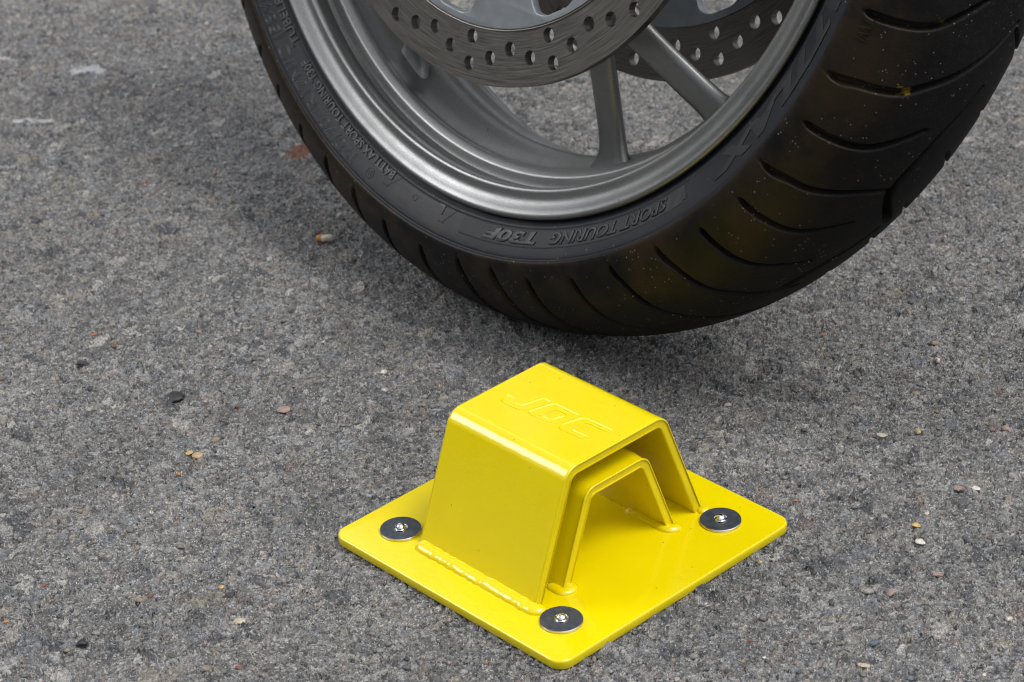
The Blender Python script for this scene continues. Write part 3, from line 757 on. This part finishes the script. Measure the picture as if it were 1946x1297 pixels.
# --- spokes: five pairs, each pair running together towards the hub
def spoke(side_, base):
    ph = lambda q: base + side_ * q
    key = [(0.2150, 12.5, 0.0102), (0.2030, 11.45, 0.0120), (0.1520, 6.05, 0.0300), (0.1180, 1.6, 0.0390), (0.0800, 1.4, 0.0450), (0.0500, 1.2, 0.0480)]
    pts = [(r * math.sin(math.radians(ph(q))), -r * math.cos(math.radians(ph(q))), f) for r, q, f in key]
    path = smooth_line(pts, 8)
    bm = bmesh.new(); rings = []; N = len(path) - 1
    for i in range(N + 1):
        c = path[i]; d = path[min(i + 1, N)] - path[max(i - 1, 0)]; d = d[:2] / np.linalg.norm(d[:2]); t_ = np.array([-d[1], d[0]])
        r = math.hypot(c[0], c[1]); f = c[2]
        w = 0.0088 + 0.010 * max(0.0, 0.150 - r) / 0.1
        fl = max(0.0, (r - 0.192) / 0.0165); w += 0.0046 * min(fl, 1.15) ** 2.4; f += 0.0015 * min(fl, 1.2) ** 2
        e = 0.0034; dp = 0.0088 + 0.05 * max(0.0, 0.14 - r) + 0.004 * min(fl, 1.2)
        sec = [(-w, f - 0.0030), (-w + 0.0009, f - 0.0012), (-w + 0.0026, f - 0.0002), (-w * 0.4, f + 0.0002), (w * 0.4, f + 0.0002), (w - 0.0026, f - 0.0002), (w - 0.0009, f - 0.0012), (w, f - 0.0030), (w, f - e - 0.0012),
               (w - 0.0012, f - e - 0.003), (w * 0.35, f - dp), (-w * 0.35, f - dp), (-w + 0.0012, f - e - 0.003), (-w, f - e - 0.0012)]
        rings.append([bm.verts.new((c[0] + t_[0] * a, -s, c[1] + t_[1] * a)) for a, s in sec])
    m_ = len(rings[0])
    for a, c in zip(rings, rings[1:]):
        for k in range(m_): bm.faces.new((a[k], a[(k + 1) % m_], c[(k + 1) % m_], c[k]))
    bm.faces.new(rings[0]); bm.faces.new(rings[-1])
    return from_bm('spoke', bm, MR, rim, True, 50)
for k in range(5):
    spoke(-1, 33.25 + 72 * k); spoke(1, 33.25 + 72 * k)

# --- hub and brake discs
bm = lathe([(0.012, -0.070), (0.030, -0.070), (0.034, -0.066), (0.050, -0.062), (0.058, -0.056), (0.056, -0.040), (0.048, -0.020), (0.048, 0.020), (0.056, 0.040), (0.058, 0.056), (0.050, 0.062), (0.034, 0.066), (0.030, 0.070), (0.012, 0.070)], 64)
for v in bm.verts: v.co = (v.co.x, v.co.z, v.co.y)
hub = from_bm('hub', bm, MK, wheel, True, 35)
bm = lathe([(0.0001, -0.082), (0.011, -0.082), (0.0118, -0.081), (0.0118, 0.081), (0.011, 0.082), (0.0001, 0.082)], 40)
for v in bm.verts: v.co = (v.co.x, v.co.z, v.co.y)
from_bm('axle', bm, MCH, wheel, True, 35)
def circle(cx, cy, r, n): return [(cx + r * math.cos(2 * math.pi * k / n), cy + r * math.sin(2 * math.pi * k / n)) for k in range(n)]
def pol(r, deg): return (r * math.sin(math.radians(deg)), -r * math.cos(math.radians(deg)))
holes = []
for k in range(15):
    for dphi, rad in ((4.0, 155.3), (4.0, 140.8), (10.0, 150.1), (16.0, 144.9), (21.8, 150.0)):
        holes.append(pol(rad / 1000, dphi + 24 * k))
def disc(sgn):
    s0 = 0.0637 * sgn
    me = curve_mesh([circle(0, 0, 0.1647, 256), circle(0, 0, 0.1351, 200)] + [circle(x, y, 0.0039, 28) for x, y in holes], 0.0022)
    a = get_co(me); set_co(me, np.stack([a[:, 0], -(s0 - sgn * 0.0022 + a[:, 2]), a[:, 1]], -1)); fixn(me, 30)
    d = link('brake_disc', me, MD, wheel)
    win = []
    for k in range(10):
        cc = 31.6 + 36 * k; p = []
        for r_, a_ in ((0.084, -7.2), (0.084, 7.2), (0.118, 8.2), (0.128, 7.4), (0.1315, 4.0), (0.1315, -4.0), (0.128, -7.4), (0.118, -8.2)): p.append(pol(r_, cc + a_))
        win.append(round_pts(p, 0.005))
    me = curve_mesh([circle(0, 0, 0.1351, 200), circle(0, 0, 0.040, 96)] + win, 0.0019, 0.0006, 2)
    a = get_co(me); rad = np.hypot(a[:, 0], a[:, 1])
    a[:, 0:2] *= np.where(rad > 0.1346, 0.1349 / np.maximum(rad, 1e-6), 1.0)[:, None]
    set_co(me, np.stack([a[:, 0], -(s0 - sgn * 0.0026 + a[:, 2]), a[:, 1]], -1)); fixn(me, 30)
    link('disc_carrier', me, MC, d)
    # turned lip where the rotor meets its carrier
    bm = lathe([(0.1341, -0.0020), (0.1341, 0.0004), (0.1344, 0.0008), (0.1349, 0.0004), (0.1354, 0.0006), (0.1359, 0.0003), (0.1361, -0.0020)], 256)
    for v in bm.verts: v.co = (v.co.x, -(s0 + sgn * v.co.z), v.co.y)
    from_bm('disc_lip', bm, MD, d, True, 40)
disc(1); disc(-1)

# ------------------------------------------------------------------ loose grit (stuff) and single pebbles, chips
MG = m_grit()
rng = np.random.default_rng(7)
def stone_bm(size, flat, seed, sub=2, rough=0.22, elong=1.0):
    r = random.Random(seed); bm = bmesh.new(); bmesh.ops.create_icosphere(bm, subdivisions=sub, radius=1.0)
    pl = [(Vector((r.gauss(0, 1), r.gauss(0, 1), r.gauss(0, 1))).normalized(), r.uniform(0.55, 0.9)) for _ in range(7)]
    for v in bm.verts:
        for n_, d_ in pl:
            k = v.co.dot(n_)
            if k > d_: v.co -= n_ * (k - d_)
        v.co *= 1 + r.uniform(-1, 1) * rough * 0.25
        v.co = Vector((v.co.x * size * elong, v.co.y * size, v.co.z * size * flat))
    return bm
protos = []
for k in range(14):
    b2 = stone_bm(1.0, 0.42, 100 + k, 1, 0.3, 1.25); b2.verts.ensure_lookup_table()
    protos.append((np.array([v.co[:] for v in b2.verts]), np.array([[v.index for v in f.verts] for f in b2.faces]))); b2.free()
pal = np.array([(0.085, 0.088, 0.093), (0.12, 0.12, 0.12), (0.17, 0.17, 0.165), (0.21, 0.205, 0.195), (0.12, 0.13, 0.145), (0.20, 0.165, 0.125), (0.15, 0.105, 0.092), (0.30, 0.285, 0.25), (0.42, 0.39, 0.34)])
pw = np.array([0.19, 0.22, 0.16, 0.10, 0.12, 0.09, 0.05, 0.05, 0.02])
NS = 5200
xs = rng.uniform(-0.46, 0.46, NS); ys = 0.88 + 1.1 * rng.uniform(0, 1, NS) ** 1.15
sz = 0.0006 + 0.0022 * rng.uniform(0, 1, NS) ** 3.5
keep = []
ao = anchor.location
for i in range(NS):
    q = Vector((xs[i], ys[i], 0)) - ao; u = q.dot(E1); v = q.dot(E2)
    keep.append(not (abs(u) < PL / 2 + sz[i] and abs(v) < PL / 2 + sz[i]))
keep = np.array(keep)
NE = 420; e_side = rng.integers(0, 4, NE); e_t = rng.uniform(-1, 1, NE) * (PL / 2 - 0.004); e_o = PL / 2 + 0.0008 + 0.004 * rng.uniform(0, 1, NE) ** 2
e_u = np.where(e_side == 0, e_o, np.where(e_side == 1, -e_o, e_t)); e_v = np.where(e_side == 2, e_o, np.where(e_side == 3, -e_o, e_t))
xs = np.append(xs, ao.x + e_u * E1.x + e_v * E2.x); ys = np.append(ys, ao.y + e_u * E1.y + e_v * E2.y); sz = np.append(sz, 0.0004 + 0.0011 * rng.uniform(0, 1, NE) ** 2); keep = np.append(keep, np.ones(NE, bool))
xs, ys, sz = xs[keep], ys[keep], sz[keep]
V, F, K = [], [], []; nv = 0
for i in range(len(xs)):
    vv, ff = protos[i % len(protos)]; a = rng.uniform(0, 6.283); ca, sa = math.cos(a), math.sin(a)
    p = vv * sz[i]; p = np.stack([p[:, 0] * ca - p[:, 1] * sa + xs[i], p[:, 0] * sa + p[:, 1] * ca + ys[i], p[:, 2] + sz[i] * rng.uniform(-0.28, 0.04)], -1)
    V.append(p); F.append(ff + nv); nv += len(vv)
    col = pal[rng.choice(len(pal), p=pw)] * rng.uniform(0.8, 1.2); K.append(np.tile(np.append(col, 1.0), (len(vv), 1)))
V = np.concatenate(V); F = np.concatenate(F); K = np.concatenate(K)
me = bpy.data.meshes.new('grit'); me.vertices.add(len(V)); me.vertices.foreach_set('co', V.astype(np.float32).ravel())
me.loops.add(F.size); me.loops.foreach_set('vertex_index', F.astype(np.int32).ravel()); me.polygons.add(len(F)); me.polygons.foreach_set('loop_start', np.arange(0, F.size, 3, dtype=np.int32)); me.update(calc_edges=True)
ca = me.color_attributes.new('stone_colour', 'FLOAT_COLOR', 'POINT'); ca.data.foreach_set('color', K.astype(np.float32).ravel())
grit = link('grit', me, MG, smooth=False); tag(grit, 'small grey stone chips set in the asphalt surface', 'grit', kind='stuff')

MATS = {}
def stone_mat(key, col, rough=0.6):
    if key not in MATS: MATS[key] = m_plain(key, col, rough, 0.0, 0.35, 420.0, 0.4)
    return MATS[key]
SM = {'black': ('black_stone', (0.012, 0.013, 0.015), 0.35), 'dark': ('dark_stone', (0.035, 0.036, 0.042), 0.6), 'blue': ('bluish_stone', (0.075, 0.095, 0.12), 0.6), 'white': ('white_stone', (0.52, 0.50, 0.46), 0.7),
      'tan': ('tan_stone', (0.36, 0.27, 0.15), 0.7), 'cream': ('cream_stone', (0.40, 0.35, 0.26), 0.7), 'pink': ('pink_stone', (0.27, 0.185, 0.16), 0.7), 'yellow': ('yellow_stone', (0.50, 0.34, 0.12), 0.6),
      'orange': ('orange_bark', (0.34, 0.14, 0.045), 0.6), 'brown': ('brown_bark', (0.16, 0.075, 0.04), 0.7), 'red': ('red_petal', (0.24, 0.05, 0.03), 0.6), 'grey': ('grey_stone', (0.15, 0.155, 0.16), 0.65), 'green': ('green_leaf', (0.16, 0.24, 0.05), 0.6)}
# (x, y, width in px of the photograph, flatness, elongation, rotation, material, name, category, label)
BITS = [
    (333, 760, 34, 0.62, 1.25, 0.1, 'black', 'pebble', 'pebble', 'largest glossy black pebble lying left of the yellow anchor'),
    (156, 694, 21, 0.6, 1.2, 0.4, 'dark', 'pebble', 'pebble', 'dark grey pebble near the left edge, level with the foot of the tyre'),
    (172, 741, 15, 0.6, 1.3, 0.0, 'dark', 'pebble', 'pebble', 'small dark pebble just below the larger dark grey pebble near the left edge'),
    (912, 611, 14, 0.8, 0.8, 0.3, 'grey', 'pebble', 'pebble', 'blue grey pebble beside the foot of the tyre, between tyre and anchor'),
    (538, 782, 28, 0.35, 1.4, 0.1, 'pink', 'stone_chip', 'stone chip', 'flat pinkish brown stone chip left of the hoop'),
    (376, 869, 21, 0.5, 1.2, 0.2, 'tan', 'stone_chip', 'stone chip', 'larger of two tan stone chips side by side at the left of the anchor'),
    (360, 864, 13, 0.5, 1.2, 0.4, 'yellow', 'stone_chip', 'stone chip', 'smaller of two tan stone chips side by side at the left of the anchor'),
    (421, 1119, 10, 0.8, 1.1, 0.6, 'yellow', 'pebble', 'pebble', 'round ochre pebble at lower left, above a dark lump'),
    (438, 1134, 19, 0.6, 1.2, 0.2, 'dark', 'pebble', 'pebble', 'dark lump just below the round ochre pebble at lower left'),
    (157, 1227, 24, 0.6, 1.2, 0.2, 'black', 'pebble', 'pebble', 'black shiny pebble in the lower left corner of the photo'),
    (456, 1184, 23, 0.35, 1.3, 0.1, 'cream', 'stone_chip', 'stone chip', 'flat cream stone chip at lower left, left of the plate corner'),
    (773, 1256, 12, 0.7, 1.2, 0.1, 'dark', 'pebble', 'pebble', 'dark pebble below the long left edge of the yellow plate'),
    (340, 903, 11, 0.5, 1.6, 0.7, 'orange', 'bark_chip', 'bark chip', 'bright orange chip just below the two tan stone chips'),
    (180, 638, 10, 0.6, 1.5, 0.5, 'orange', 'bark_chip', 'bark chip', 'bright orange chip at far left above the dark grey pebble'),
    (217, 660, 9, 0.6, 1.2, 0.2, 'brown', 'bark_chip', 'bark chip', 'brown crumb at left, right below the bright orange chip'),
    (452, 775, 12, 0.5, 1.4, 2.5, 'brown', 'bark_chip', 'bark chip', 'brown crumb between the black pebble and the pinkish chip'),
    (83, 1115, 12, 0.4, 1.7, 0.9, 'red', 'petal', 'petal', 'red petal scrap at the lower left edge of the photo'),
    (286, 1135, 10, 0.6, 1.2, 0.2, 'brown', 'bark_chip', 'bark chip', 'dark brown crumb at lower left between red petal and ochre pebble'),
    (12, 1183, 12, 0.4, 1.5, 0.3, 'orange', 'bark_chip', 'bark chip', 'orange chip at the very left edge, below the red petal'),
    (453, 1271, 14, 0.3, 1.8, 0.2, 'red', 'petal', 'petal', 'red orange petal scrap at the bottom edge, left of the anchor'),
    (595, 963, 8, 0.3, 1.7, 0.7, 'green', 'leaf_scrap', 'leaf scrap', 'tiny green leaf scrap left of the plate corner'),
    (1097, 705, 12, 0.55, 1.7, 0.6, 'brown', 'bark_chip', 'bark chip', 'rusty brown chip right behind the top of the hoop'),
    (860, 553, 9, 0.7, 1.1, 0.3, 'orange', 'bark_chip', 'bark chip', 'orange brown chip against the left foot of the tyre'),
    (1782, 688, 11, 0.9, 1.0, 0.0, 'white', 'pebble', 'pebble', 'round white pebble on the right, level with the hoop top'),
    (1744, 823, 14, 0.6, 1.0, 0.3, 'tan', 'pebble', 'pebble', 'round tan pebble right of the anchor, beside a long cream chip'),
    (1677, 831, 21, 0.45, 1.6, 2.8, 'cream', 'stone_chip', 'stone chip', 'long cream chip right of the anchor, left of the round tan pebble'),
    (1911, 817, 16, 0.6, 1.2, 0.1, 'pink', 'pebble', 'pebble', 'brownish pink pebble near the right edge, level with the round tan pebble'),
    (1565, 638, 8, 0.5, 1.5, 0.2, 'orange', 'bark_chip', 'bark chip', 'orange speck on the road at right, nearest to the tyre'),
    (1741, 1002, 16, 0.6, 1.2, 2.8, 'yellow', 'stone_chip', 'stone chip', 'bright yellow stone chip on the road right of the plate'),
    (1749, 1033, 20, 0.5, 1.2, 2.7, 'white', 'stone_chip', 'stone chip', 'whitish angular chip just below the bright yellow stone chip'),
    (1760, 979, 19, 0.5, 1.2, 0.2, 'cream', 'stone_chip', 'stone chip', 'cream chip just above the bright yellow stone chip'),
    (1751, 961, 12, 0.4, 2.0, 1.6, 'brown', 'bark_chip', 'bark chip', 'upright brown bark sliver above the cream chip at right'),
    (1853, 931, 20, 0.4, 1.4, 2.8, 'white', 'stone_chip', 'stone chip', 'pale chip near the right edge, beside a long pinkish chip'),
    (1824, 932, 26, 0.4, 1.7, 2.9, 'pink', 'stone_chip', 'stone chip', 'long pinkish chip near the right edge, left of a pale chip'),
    (1783, 1095, 20, 0.4, 1.3, 2.7, 'pink', 'stone_chip', 'stone chip', 'reddish chip at right, below the whitish angular chip'),
    (1692, 1130, 18, 0.5, 1.2, 0.5, 'pink', 'stone_chip', 'stone chip', 'pink chip at lower right, straight above the blue pebble'),
    (1660, 1225, 22, 0.6, 1.4, 0.3, 'blue', 'pebble', 'pebble', 'smooth dark blue pebble in the lower right corner'),
    (1642, 1268, 23, 0.5, 1.3, 2.9, 'cream', 'pebble', 'pebble', 'pale pink cream pebble below the dark blue pebble'),
    (1771, 1216, 9, 0.8, 1.1, 0.2, 'black', 'pebble', 'pebble', 'small black pebble at lower right, right of the dark blue pebble'),
    (1512, 954, 11, 0.6, 1.5, 2.8, 'orange', 'bark_chip', 'bark chip', 'orange chip just beyond the right corner of the plate'),
    (1444, 1071, 9, 0.8, 1.0, 0.2, 'yellow', 'pebble', 'pebble', 'small amber pebble beside the right edge of the plate'),
    (1425, 1219, 10, 0.4, 1.7, 2.6, 'red', 'petal', 'petal', 'dark red petal scrap below the right edge of the plate'),
    (1452, 1253, 10, 0.6, 1.3, 2.9, 'white', 'stone_chip', 'stone chip', 'small white chip at the bottom, below the dark red petal scrap'),
    (924, 1262, 7, 0.7, 1.1, 0.2, 'orange', 'bark_chip', 'bark chip', 'orange dot at the bottom edge, left of the near plate corner'),
]
for i, (px, py, wpx, flat, el, rot, key, nm, cat, lab) in enumerate(BITS):
    q = ground_at(px, py); dist = (q - CAM_O).length; size = wpx / FOC * dist / 2
    bm = stone_bm(size / max(1.0, el * 0.95), flat, 500 + i, 3, 0.32, el)
    o = from_bm(nm, bm, stone_mat(*SM[key]), None, True, 30)
    o.location = (q.x, q.y, size * flat * 0.32 + 0.0006); o.rotation_euler = (0.1, -0.08, rot); tag(o, lab, cat)
# stub by the tyre
q = ground_at(619, 460); dist = (q - CAM_O).length; k = dist / FOC
stub = empty('cigarette_stub', (q.x, q.y, 0.0026)); tag(stub, 'small cigarette stub with amber end on the road left of the tyre', 'cigarette stub')
bm = lathe([(0.0001, -0.0047), (0.0019, -0.0047), (0.0021, -0.0040), (0.0021, 0.0015), (0.0019, 0.0018)], 20, False); o = from_bm('paper', bm, stone_mat('stub_paper', (0.60, 0.55, 0.42), 0.7), stub); o.rotation_euler = (0, math.radians(90), 0.1); o.location = (0.0022, 0, 0)
bm = lathe([(0.0020, -0.0024), (0.0022, -0.0018), (0.0021, 0.0012), (0.0016, 0.0022), (0.0001, 0.0024)], 20, False); o = from_bm('filter_tip', bm, stone_mat('stub_amber', (0.42, 0.19, 0.04), 0.6), stub); o.rotation_euler = (0, math.radians(-90), 0.1); o.location = (-0.0032, 0, 0)
